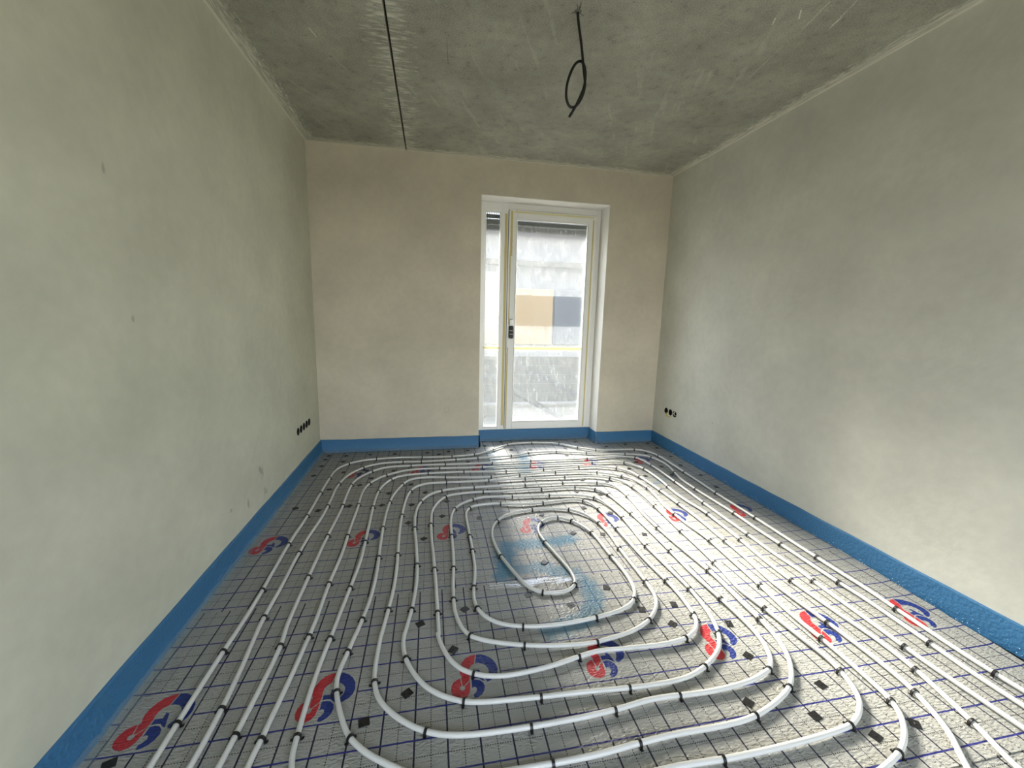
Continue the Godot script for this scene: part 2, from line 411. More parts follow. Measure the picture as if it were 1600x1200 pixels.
# concrete soffit: x 0..3.4 m across, z 0..2.6 m down the picture
func concrete() -> StandardMaterial3D:
	var w := 1360
	var h := 1040
	var big := noise(0.006, 21, 5).get_image(w, h).get_data()
	var mid := noise(0.03, 22, 4).get_image(w, h).get_data()
	var fine := noise(0.25, 23, 2).get_image(w, h).get_data()
	var rag := noise(0.045, 24, 5)
	var streak := noise(0.02, 25, 4)
	var d := PackedByteArray()
	d.resize(w * h * 3)
	var base := Color(0.635, 0.63, 0.575)
	var lime := Color(0.90, 0.895, 0.83)
	for y in h:
		var z := y / 400.0
		for x in w:
			var i := y * w + x
			var xm := x / 400.0
			var k := 1.0 + (big[i] - 128) / 128.0 * 0.08 + (mid[i] - 128) / 128.0 * 0.045 + (fine[i] - 128) / 128.0 * 0.12
			if mid[i] < 52:
				k *= 0.94
			var f := 0.0
			var e := minf(minf(xm, WIDE - xm), z)
			if e < 0.16:
				var along := z if e < z else xm
				var q := rag.get_noise_2d(along * 260.0, e * 1500.0) * 0.06
				f = smoothstep(0.105, 0.05, e + q) * (0.35 + 0.5 * smoothstep(-0.15, 0.25, rag.get_noise_2d(along * 90.0 + 500.0, e * 2600.0)))
				f = maxf(f, smoothstep(0.022, 0.01, e) * 0.9)
			var j := absf(xm - 0.821)
			if j < 0.14:
				var q2 := rag.get_noise_2d(j * 160.0 + 900.0, z * 900.0)
				f = maxf(f, clampf(q2 * 1.6 + 0.30 - j * 5.0, 0.0, 1.0) * 0.8)
			var s := streak.get_noise_2d((xm + z * 0.45) * 420.0, (z - xm * 0.3) * 60.0)
			f = maxf(f, smoothstep(0.36, 0.6, s) * 0.16)
			var c := Color(base.r * k, base.g * k, base.b * k).lerp(lime, f)
			d[i * 3] = int(clampf(c.r, 0, 1) * 255)
			d[i * 3 + 1] = int(clampf(c.g, 0, 1) * 255)
			d[i * 3 + 2] = int(clampf(c.b, 0, 1) * 255)
	var im := Image.create_from_data(w, h, false, Image.FORMAT_RGB8, d)
	var rng := RandomNumberGenerator.new()
	rng.seed = 5
	for n in 95:   # lime scratches and pits
		var p := Vector2(rng.randf_range(0.3, 3.2), rng.randf_range(0.1, 2.4))
		var a := rng.randf_range(-0.5, 1.3)
		var l := rng.randf_range(0.004, 0.05)
		var dark := n % 3 == 0
		if dark:
			l = 0.008
		var steps := int(l * 400.0) + 1
		for t in steps:
			var q := (p + Vector2(cos(a), sin(a)) * l * t / steps) * 400.0
			im.set_pixelv(Vector2i(q), Color(0.2, 0.2, 0.17) if dark else Color(0.72, 0.71, 0.66))
	for q in [[2.798, 2.049, 2.76, 2.22, 3], [2.919, 2.073, 2.868, 2.253, 2], [2.855, 1.621, 2.807, 1.924, 2], [2.473, 0.465, 2.665, 0.403, 3], [0.433, 1.491, 0.451, 1.431, 3], [2.909, 2.098, 2.904, 2.149, 2], [2.722, 2.098, 2.685, 2.148, 2], [2.632, 2.041, 2.613, 2.08, 2], [2.68, 0.55, 2.70, 0.95, 6], [1.13, 1.354, 1.115, 1.575, 1]]:
		for t in 160:   # long trowel scratches in the lime
			var at := Vector2(q[0], q[1]).lerp(Vector2(q[2], q[3]), t / 159.0) * 400.0 + Vector2(rng.randf_range(-0.5, 0.5), rng.randf_range(-0.5, 0.5)) * float(q[4])
			if rng.randf() < 0.75:
				var i := Vector2i(at)
				im.set_pixelv(i, im.get_pixelv(i).lerp(Color(0.25, 0.25, 0.22) if q[4] == 1 else Color(0.86, 0.86, 0.80), 0.35 if q[4] in [1, 6] else 0.85))
	for n in 14:   # cracks round the cable hole
		var a := rng.randf() * TAU
		for t in range(2, rng.randi_range(8, 26)):
			var q := Vector2(1.705, 1.908) * 400.0 + Vector2(cos(a + t * 0.01), sin(a + t * 0.01)) * t
			im.set_pixelv(Vector2i(q), Color(0.22, 0.21, 0.18) if n % 2 else Color(0.6, 0.6, 0.55))
	var m := StandardMaterial3D.new()
	m.albedo_texture = ImageTexture.create_from_image(im)
	m.roughness = 0.85
	m.metallic_specular = 0.3
	m.uv1_triplanar = false
	return m


# printed foil: one repeat of 5 x 10 squares with the two-tone emblem in a clear field of 2 x 2 squares
func foil_print() -> ImageTexture:
	var w := 1024
	var h := 2048
	var im := Image.create(w, h, false, Image.FORMAT_RGB8)
	var ground := Color(0.58, 0.58, 0.55)
	im.fill(ground)
	var navy := Color(0.045, 0.05, 0.24)
	var ink := Color(0.03, 0.03, 0.05)
	var cell := 204.8
	for i in 5:
		var x := int((i + 0.5) * cell)
		for y in range(0, h, 16):
			im.fill_rect(Rect2i(x - 2, y, 5, 9), ink)
	for j in 10:
		var y := int((j + 0.5) * cell)
		for x in range(0, w, 16):
			im.fill_rect(Rect2i(x, y - 2, 9, 5), ink)
	for i in 5:
		im.fill_rect(Rect2i(int(i * cell) - 5, 0, 11, h), navy.lerp(ink, 0.45))
	im.fill_rect(Rect2i(w - 5, 0, 5, h), navy.lerp(ink, 0.45))
	for j in 10:
		im.fill_rect(Rect2i(0, int(j * cell) - 5, w, 11), navy.lerp(Color(0.16, 0.20, 0.56), 0.5))
	im.fill_rect(Rect2i(0, h - 5, w, 5), navy.lerp(Color(0.16, 0.20, 0.56), 0.5))
	var ox := 0
	var oy := int(3 * cell)
	var sz := 409
	im.fill_rect(Rect2i(ox + 4, oy + 5, sz - 7, sz - 8), ground)
	# the emblem, in hundredths of the clear field
	var red := Color(0.66, 0.17, 0.19)
	var blue := Color(0.10, 0.17, 0.43)
	var bow := PackedVector2Array([Vector2(58, 6), Vector2(49, 7), Vector2(40, 11), Vector2(33, 18), Vector2(28, 28), Vector2(26, 38), Vector2(27, 45), Vector2(30, 53), Vector2(22, 55), Vector2(14, 60), Vector2(10, 68), Vector2(9, 77), Vector2(12, 86), Vector2(18, 91), Vector2(27, 94), Vector2(36, 91), Vector2(41, 84), Vector2(43, 72), Vector2(43, 56), Vector2(44, 50), Vector2(43, 43), Vector2(44, 36), Vector2(48, 30), Vector2(54, 26)])
	var ring := PackedVector2Array([Vector2(60, 6), Vector2(69, 7), Vector2(79, 12), Vector2(88, 20), Vector2(94, 31), Vector2(96, 43), Vector2(94, 53), Vector2(89, 60), Vector2(81, 65), Vector2(74, 68), Vector2(71, 62), Vector2(76, 56), Vector2(79, 48), Vector2(79, 40), Vector2(75, 33), Vector2(69, 28), Vector2(62, 26), Vector2(56, 26)])
	var bar := PackedVector2Array([Vector2(46, 49), Vector2(57, 49), Vector2(57, 40), Vector2(62, 41), Vector2(69, 66), Vector2(64, 63), Vector2(59, 58), Vector2(52, 57), Vector2(46, 58)])
	var hook := PackedVector2Array([Vector2(46, 61), Vector2(53, 60), Vector2(60, 62), Vector2(66, 68), Vector2(68, 76), Vector2(66, 84), Vector2(61, 91), Vector2(54, 95), Vector2(48, 96), Vector2(47, 89), Vector2(51, 86), Vector2(54, 81), Vector2(53, 76), Vector2(49, 74), Vector2(46, 76)])
	for y in sz:
		for x in sz:
			var cov := [0.0, 0.0]
			for sx in 2:
				for sy in 2:
					var p := Vector2((x + 0.25 + 0.5 * sx) / 4.09, (y + 0.25 + 0.5 * sy) / 4.09)
					var white := p.distance_to(Vector2(29, 74)) < 4.6
					var l1 := Geometry2D.get_closest_point_to_segment(p, Vector2(27, 54), Vector2(29, 72))
					var l2 := Geometry2D.get_closest_point_to_segment(p, Vector2(44, 60), Vector2(29, 74))
					white = white or p.distance_to(l1) < 0.9 or p.distance_to(l2) < 0.9
					if Geometry2D.is_point_in_polygon(p, bow) and not white:
						cov[0] += 0.25
					elif Geometry2D.is_point_in_polygon(p, ring) or Geometry2D.is_point_in_polygon(p, bar) or Geometry2D.is_point_in_polygon(p, hook):
						cov[1] += 0.25
			if cov[0] + cov[1] > 0.0:
				var c: Color = ground.lerp(red, cov[0]).lerp(blue, cov[1])
				im.set_pixel(ox + x, oy + y, c)
	return ImageTexture.create_from_image(im)


# blue marking paint sprayed on the foil: the whole floor, 3.4 x 3.4 m
func spray_marks() -> ImageTexture:
	var n := 1024
	var im := Image.create(n, n, false, Image.FORMAT_RGBA8)
	im.fill(Color(0.11, 0.41, 0.52, 0.0))
	var nz := noise(0.05, 77, 4)
	var strokes := [
		[[1.45, 1.83, 1.60, 1.83, 1.83, 1.815], 0.052, 0.95],
		[[1.45, 1.83, 1.42, 1.95, 1.385, 2.09], 0.055, 0.95],
		[[1.46, 2.06, 1.60, 2.06, 1.74, 2.13], 0.050, 0.75],
		[[1.74, 2.13, 1.79, 2.25, 1.76, 2.38, 1.68, 2.46], 0.048, 0.75],
		[[1.68, 2.46, 1.52, 2.50], 0.05, 0.7],
		[[1.60, 0.20, 1.58, 0.45, 1.55, 0.60], 0.05, 0.55],
		[[1.88, 0.33, 1.86, 0.50, 1.82, 0.70], 0.05, 0.7],
		[[1.58, 0.56, 1.84, 0.60], 0.045, 0.45],
		[[3.05, 0.98, 2.80, 1.10], 0.03, 0.30],
	]
	for s in strokes:
		var pl: Array = s[0]
		for k in range(0, pl.size() - 2, 2):
			var a := Vector2(pl[k], pl[k + 1])
			var b := Vector2(pl[k + 2], pl[k + 3])
			var lo := (Vector2(minf(a.x, b.x), minf(a.y, b.y)) - Vector2.ONE * 0.12) * n / 3.4
			var hi := (Vector2(maxf(a.x, b.x), maxf(a.y, b.y)) + Vector2.ONE * 0.12) * n / 3.4
			for y in range(maxi(0, int(lo.y)), mini(n, int(hi.y))):
				for x in range(maxi(0, int(lo.x)), mini(n, int(hi.x))):
					var p := Vector2(x, y) * 3.4 / n
					var q := p.distance_to(Geometry2D.get_closest_point_to_segment(p, a, b)) / float(s[1])
					var al: float = smoothstep(1.55, 0.35, q + nz.get_noise_2d(x, y) * 0.6) * s[2] * 0.88
					var was := im.get_pixel(x, y)
					if al > was.a:
						im.set_pixel(x, y, Color(0.11, 0.41, 0.52, al))
	return ImageTexture.create_from_image(im)


func make_materials() -> void:
	var warm := Color(0.78, 0.755, 0.70)
	M.wall_left = plaster(Color(0.785, 0.785, 0.71), 3, [[1.35, 0.33, 0.035, 0.16, 1.3], [1.30, 0.20, 0.03, 0.10, 1.0], [1.36, 0.31, 0.015, 0.2, 1.0], [1.90, 0.62, 0.010, 0.2, 1.0], [2.35, 1.75, 0.008, 0.14, 2.2], [2.3, 1.27, 0.008, 0.14, 2.0], [1.55, 0.22, 0.02, 0.15, 1.4], [1.75, 0.08 + 0.2, 0.02, 0.16, 0.7]], true)
	M.wall_back = plaster(Color(0.785, 0.755, 0.68), 4, [])
	M.wall_right = plaster(Color(0.78, 0.775, 0.725), 6, [[0.95, 0.45, 0.012, 0.2, 1.2]], true)
	M.reveal = mat(Color(0.90, 0.89, 0.86), 0.8, 0.3)
	M.concrete = concrete()
	M.slab = mat(Color(0.40, 0.40, 0.37), 0.9)
	var f := StandardMaterial3D.new()
	f.albedo_texture = foil_print()
	f.roughness = 0.42
	f.metallic_specular = 0.46
	f.detail_enabled = true
	f.detail_albedo = spray_marks()
	f.detail_uv_layer = BaseMaterial3D.DETAIL_UV_2
	f.detail_blend_mode = BaseMaterial3D.BLEND_MODE_MIX
	f.heightmap_enabled = true
	f.heightmap_texture = noise_tex(512, 2048, 0.045, 31, 4)
	f.heightmap_scale = 0.32
	M.foil = f
	M.pipe = mat(Color(0.80, 0.80, 0.775), 0.38)
	M.black = mat(Color(0.05, 0.05, 0.053), 0.45)
	var st := mat(Color(0.20, 0.42, 0.58), 0.55)
	st.heightmap_enabled = true
	st.heightmap_texture = noise_tex(512, 512, 0.03, 41, 4)
	st.heightmap_scale = 0.25
	st.uv1_triplanar = true
	st.uv1_world_triplanar = true
	st.uv1_scale = Vector3(3, 3, 3)
	M.strip = st
	var ap := mat(Color(0.60, 0.68, 0.70, 0.26), 0.28)
	ap.transparency = BaseMaterial3D.TRANSPARENCY_ALPHA
	ap.backlight_enabled = true
	ap.backlight = Color(0.5, 0.5, 0.5)
	M.apron = ap
	M.pvc = mat(Color(0.90, 0.90, 0.88), 0.35)
	M.tape = mat(Color(0.79, 0.73, 0.50), 0.7)
	M.pale_tape = mat(Color(0.86, 0.83, 0.66), 0.7)
	M.pale_tape.backlight_enabled = true
	M.pale_tape.backlight = Color(0.40, 0.38, 0.28)
	var gl := mat(Color(0.9, 0.95, 0.95, 0.06), 0.02)
	gl.transparency = BaseMaterial3D.TRANSPARENCY_ALPHA
	M.glass = gl
	var cl := mat(Color(0.95, 0.95, 0.95, 0.12), 0.12, 0.8)
	cl.transparency = BaseMaterial3D.TRANSPARENCY_ALPHA
	M.clear = cl
	var fm := mat(Color(0.95, 0.96, 0.97, 0.42), 0.28)
	fm.transparency = BaseMaterial3D.TRANSPARENCY_ALPHA
	fm.backlight_enabled = true
	fm.backlight = Color(0.42, 0.42, 0.42)
	fm.vertex_color_use_as_albedo = true
	M.film = fm
	M.dark = mat(Color(0.13, 0.135, 0.135), 0.6)
	M.gap = mat(Color(0.10, 0.10, 0.095), 0.9)
	M.metal = mat(Color(0.62, 0.62, 0.60), 0.35)
	M.metal.metallic = 0.8
	M.cable = mat(Color(0.05, 0.05, 0.045), 0.5)
	M.socket = mat(Color(0.03, 0.03, 0.028), 0.7)
	M.yellow = mat(Color(0.80, 0.72, 0.20), 0.5)
	M.facade = mat(Color(0.53, 0.555, 0.60), 0.9)
	M.brown = mat(Color(0.30, 0.27, 0.25), 0.9)
	M.beige = mat(Color(0.71, 0.64, 0.51), 0.9)
	M.grey_blue = mat(Color(0.42, 0.45, 0.50), 0.9)
	M.grey = mat(Color(0.42, 0.42, 0.41), 0.9)
	M.plank = mat(Color(0.21, 0.21, 0.21), 0.9)
	M.pale = mat(Color(0.40, 0.40, 0.385), 0.9)
	M.crumb = mat(Color(0.85, 0.88, 0.9), 0.8)


# ---------------------------------------------------------------- the room
func wall_box(called: String, c: Vector3, s: Vector3, m: Material) -> CSGBox3D:
	var b := CSGBox3D.new()
	b.name = called
	b.position = c
	b.size = s
	b.material = m
	b.set_meta("kind", "structure")
	add_child(b, true)
	return b


func drill(wall: CSGBox3D, at: Vector3, r: float, depth: float) -> void:
	var c := CSGCylinder3D.new()
	c.name = "socket_hole"
	c.operation = CSGShape3D.OPERATION_SUBTRACTION
	c.radius = r
	c.height = depth * 2.0
	c.sides = 28
	c.rotation.z = PI / 2
	c.position = at - wall.position
	c.material = M.socket
	wall.add_child(c, true)


func cut(wall: CSGBox3D, c: Vector3, s: Vector3, m: Material) -> void:
	var b := CSGBox3D.new()
	b.name = "opening"
	b.operation = CSGShape3D.OPERATION_SUBTRACTION
	b.size = s
	b.position = c - wall.position
	b.material = m
	wall.add_child(b, true)


const SOCKETS_LEFT := [0.617, 0.542, 0.467, 0.393, 0.320]
const SOCKETS_RIGHT := [0.240, 0.316, 0.390]


func build_shell() -> void:
	var low := -0.16
	var wl := wall_box("wall_left", Vector3(-0.12, 1.30, LONG / 2), Vector3(0.24, 3.0, LONG + 0.9), M.wall_left)
	for z in SOCKETS_LEFT:
		drill(wl, Vector3(0, 0.376, z), 0.031, 0.05)
	var wr := wall_box("wall_right", Vector3(WIDE + 0.12, 1.30, LONG / 2), Vector3(0.24, 3.0, LONG + 0.9), M.wall_right)
	for z in SOCKETS_RIGHT:
		drill(wr, Vector3(WIDE, 0.392, z), 0.031, 0.05)
	var wb := wall_box("wall_back", Vector3(WIDE / 2, 1.30, -0.20), Vector3(WIDE, 3.0, 0.40), M.wall_back)
	cut(wb, Vector3(2.1145, 1.10, -0.2), Vector3(1.255, 2.60, 0.6), M.reveal)
	var wf := wall_box("wall_front", Vector3(WIDE / 2, 1.30, LONG + 0.12), Vector3(WIDE, 3.0, 0.24), M.wall_left)
	cut(wf, Vector3(1.75, 1.30, LONG + 0.1), Vector3(2.30, 2.1, 0.6), M.reveal)
	# the outside of this building, which shades the narrow yard in front of the window
	var we := wall_box("wall_exterior", Vector3(2.0, 5.0, -0.43), Vector3(36.0, 17.0, 0.06), M.brown)
	cut(we, Vector3(2.1145, 1.10, -0.43), Vector3(1.255, 2.60, 0.6), M.reveal)
	# bead along the reveal's edge
	var s := Shape.new()
	s.box(Vector3(2.744, 1.26, -0.004), Vector3(0.006, 2.28, 0.012), 0.002)
	s.box(Vector3(2.115, 2.402, -0.004), Vector3(1.262, 0.006, 0.012), 0.002)
	var bead := put("trim_1", s, M.reveal)
	tag(bead, "white plaster corner bead round the balcony door reveal", "", "", "structure")

	# ceiling: two precast slabs with an open joint
	var cl := thing("ceiling")
	tag(cl, "bare grey concrete ceiling of precast slabs with a dark open joint", "", "", "structure")
	for k in 2:
		var x0 := -0.05 if k == 0 else 0.8280
		var x1 := 0.8140 if k == 0 else WIDE + 0.05
		var p := Shape.new()
		var g := [[Vector3(x0, HIGH, -0.05), Vector3(x1, HIGH, -0.05)], [Vector3(x0, HIGH, LONG + 0.05), Vector3(x1, HIGH, LONG + 0.05)]]
		var t := []
		for r in g:
			t.append([Vector2(r[0].x / 3.4, r[0].z / 2.6), Vector2(r[1].x / 3.4, r[1].z / 2.6)])
		p.sheet(g, t, Vector3.DOWN)
		var e := x1 if k == 0 else x0
		p.quad(Vector3(e, HIGH, -0.05), Vector3(e, HIGH, LONG + 0.05), Vector3(e, HIGH + 0.06, LONG + 0.05), Vector3(e, HIGH + 0.06, -0.05), Vector3.RIGHT if k == 0 else Vector3.LEFT)
		p.quad(Vector3(x0, HIGH + 0.18, -0.4), Vector3(x1, HIGH + 0.18, -0.4), Vector3(x1, HIGH + 0.18, LONG + 0.4), Vector3(x0, HIGH + 0.18, LONG + 0.4), Vector3.UP)
		put("slab_panel", p, M.concrete, cl)
	var top := Shape.new()
	top.box(Vector3(WIDE / 2, HIGH + 0.13, LONG / 2), Vector3(WIDE + 0.4, 0.14, LONG + 0.9), 0.0)
	put("joint_grout", top, M.gap, cl)

	# floor: insulation bed with printed foil sheets
	var fl := thing("floor")
	tag(fl, "insulated floor under grid-printed foil sheets with red and blue emblems", "", "", "structure")
	var bed := Shape.new()
	bed.box(Vector3(WIDE / 2, -0.085, LONG / 2), Vector3(WIDE + 0.1, 0.13, LONG + 0.1), 0.0)
	bed.box(Vector3(2.1145, -0.085, -0.16), Vector3(1.255, 0.13, 0.33), 0.0)
	put("insulation_bed", bed, M.gap, fl)
	# far edge, near edge, phase of the print across and along, lift
	var sheets := [[-0.19, 1.075, 0.322, 0.160, 0.0], [1.058, 2.180, 0.016, 1.207, 0.0012], [2.165, 3.226, 0.052, 2.250, 0.0024], [3.212, 4.270, 0.10, 3.297, 0.0012], [4.262, 5.39, 0.03, 4.34, 0.0024]]
	var und := noise(1.7, 51, 3)
	for q in sheets:
		var sh := Shape.new()
		var back: bool = q[0] < 0.0
		var parts := [[q[0], q[1], 0.012, WIDE - 0.030]] if not back else [[0.012, q[1], 0.012, WIDE - 0.030], [-0.188, 0.0121, 1.50, 2.73]]
		for pr in parts:
			var nz := int((pr[1] - pr[0]) / 0.024) + 1
			var nx := int((pr[3] - pr[2]) / 0.028) + 1
			var g := []
			var t := []
			var t2 := []
			for r in nz + 1:
				var row := []
				var trow := []
				var t2row := []
				var z: float = lerpf(pr[0], pr[1], float(r) / nz)
				for c in nx + 1:
					var x_end: float = pr[3] if pr[0] < 0.0 else minf(WIDE - 0.013, WIDE - 0.013 - (z - 2.2) * 0.05)
					var x: float = lerpf(pr[2], x_end, float(c) / nx)
					var y: float = q[4] + und.get_noise_2d(x, z) * 0.0022 - 0.0025
					var edge: float = minf(x - 0.012, WIDE - 0.030 - x)
					y += smoothstep(0.05, 0.0, edge) * 0.004 * (1.0 + und.get_noise_2d(z * 3.0, 9.0))
					var ez: float = minf(z - q[0], q[1] - z)
					y += smoothstep(0.02, 0.0, ez) * 0.001
					row.append(Vector3(x, y, z))
					trow.append(Vector2((x - q[2]) / 0.509, (z - q[3]) / 1.037))
					t2row.append(Vector2(x / 3.4, z / 3.4))
				g.append(row)
				t.append(trow)
				t2.append(t2row)
			sh.sheet(g, t, Vector3.UP, t2)
		put("foil_sheet", sh, M.foil, fl)
	# creased clear tape over the joints of the sheets
	for q in [[1.30, 1.78, 2.185, 0.050, 5], [1.18, 1.80, 1.02, 0.055, 6], [2.25, 2.75, 1.07, 0.045, 7]]:
		var tn := noise(9.0, q[4], 3)
		var g := []
		for i in 90:
			var x: float = lerpf(q[0], q[1], i / 89.0)
			var row := []
			for k in 9:
				var z: float = q[2] + (k / 8.0 - 0.5) * q[3] + tn.get_noise_2d(x * 0.5, 3.0) * 0.008
				row.append(Vector3(x, 0.0052 + tn.get_noise_2d(x * 0.55, z * 5.0) * 0.0035, z))
			g.append(row)
		var ts := Shape.new()
		ts.sheet(g, [], Vector3.UP)
		put("clear_tape", ts, M.clear, fl)


# blue foam edge strip with its crumpled film apron; from a to b along the wall, face turned to n
func edge_strip(called: String, a: Vector3, b: Vector3, n: Vector3, label: String, seed_: int) -> void:
	var along := (b - a)
	var l := along.length()
	var d := along / l
	var nz := noise(1.0, seed_, 3)
	var count := maxi(4, int(l / 0.03))
	var flare := 0.028 if seed_ != 62 else 0.013
	var prof := [Vector2(0.0, 0.117), Vector2(0.008, 0.1165), Vector2(0.0105, 0.110), Vector2(0.0115, 0.07), Vector2(lerpf(0.0115, flare, 0.35), 0.040), Vector2(lerpf(0.0115, flare, 0.75), 0.016), Vector2(flare, -0.012)]
	var g := []
	for i in count + 1:
		var p := a + d * l * i / count
		var row := []
		for k in prof.size():
			var q: Vector2 = prof[k]
			var w := nz.get_noise_2d(i * 0.03 * 6.0, k * 0.7)
			var off: float = q.x + (w * 0.004 if k > 1 else 0.0)
			var hgt: float = q.y + (nz.get_noise_2d(i * 0.03 * 2.5, 40.0) * 0.004 if k < 3 else 0.0)
			row.append(p + n * maxf(off, 0.0) + Vector3(0, hgt, 0))
		g.append(row)
	var s := Shape.new()
	s.sheet(g, [], (n + Vector3.UP * 0.3).normalized())
	var o := put(called, s, M.strip)
	tag(o, label, "", "", "structure")
	if seed_ == 62:
		return
	var prof2 := [Vector2(0.024, 0.026), Vector2(0.030, 0.012), Vector2(0.040, 0.006), Vector2(0.060, 0.004)]
	g = []
	for i in count * 2 + 1:
		var p := a + d * l * i / (count * 2)
		var row := []
		for k in prof2.size():
			var q: Vector2 = prof2[k]
			var w := nz.get_noise_2d(i * 0.015 * 22.0, k * 9.0 + 70.0)
			row.append(p + n * (q.x + w * 0.004 * (k + 1) * 0.6) + Vector3(0, maxf(q.y + w * 0.006, 0.0035), 0))
		g.append(row)
	s = Shape.new()
	s.sheet(g, [], (n + Vector3.UP).normalized())
	put("film_apron", s, M.apron, o)


func build_strips() -> void:
	edge_strip("baseboard_left", Vector3(0, 0, 0), Vector3(0, 0, LONG), Vector3.RIGHT, "blue foam edge strip along the foot of the left wall", 61)
	edge_strip("baseboard_right", Vector3(WIDE, 0, 0), Vector3(WIDE, 0, LONG), Vector3.LEFT, "blue foam edge strip along the foot of the right wall", 62)
	edge_strip("baseboard_back", Vector3(0, 0, 0), Vector3(1.4875, 0, 0), Vector3.BACK, "blue foam edge strip on the window wall left of the balcony door", 63)
	edge_strip("baseboard_back_right", Vector3(2.742, 0, 0), Vector3(WIDE, 0, 0), Vector3.BACK, "blue foam edge strip on the window wall right of the balcony door", 64)
	edge_strip("baseboard_door", Vector3(1.487, 0, -0.195), Vector3(2.742, 0, -0.195), Vector3.BACK, "blue foam edge strip under the balcony door frame", 65)
	edge_strip("baseboard_reveal_left", Vector3(1.487, 0, -0.195), Vector3(1.487, 0, 0.010), Vector3.RIGHT, "short blue foam edge strip in the left reveal of the balcony door", 66)
	edge_strip("baseboard_reveal_right", Vector3(2.742, 0, -0.195), Vector3(2.742, 0, 0.010), Vector3.LEFT, "short blue foam edge strip in the right reveal of the balcony door", 67)
	# crumbs of white foam at the foot of the right strip
	var rng := RandomNumberGenerator.new()
	rng.seed = 12
	var s := Shape.new()
	for i in 260:
		var z := 0.4 + 2.8 * (floorf(rng.randf() * 18.0) / 18.0 + rng.randf() * 0.035)
		var h := rng.randf() * rng.randf() * 0.045
		var r := rng.randf_range(0.0010, 0.0026)
		s.box(Vector3(WIDE - 0.018 - rng.randf() * 0.03, 0.005 + h, z), Vector3(r, r, r * 1.6), r * 0.25, Basis(Vector3.UP, rng.randf() * 3.0))
	var cr := put("crumbs", s, M.crumb)
	tag(cr, "white foam crumbs caught along the foot of the right edge strip", "crumbs", "", "stuff")


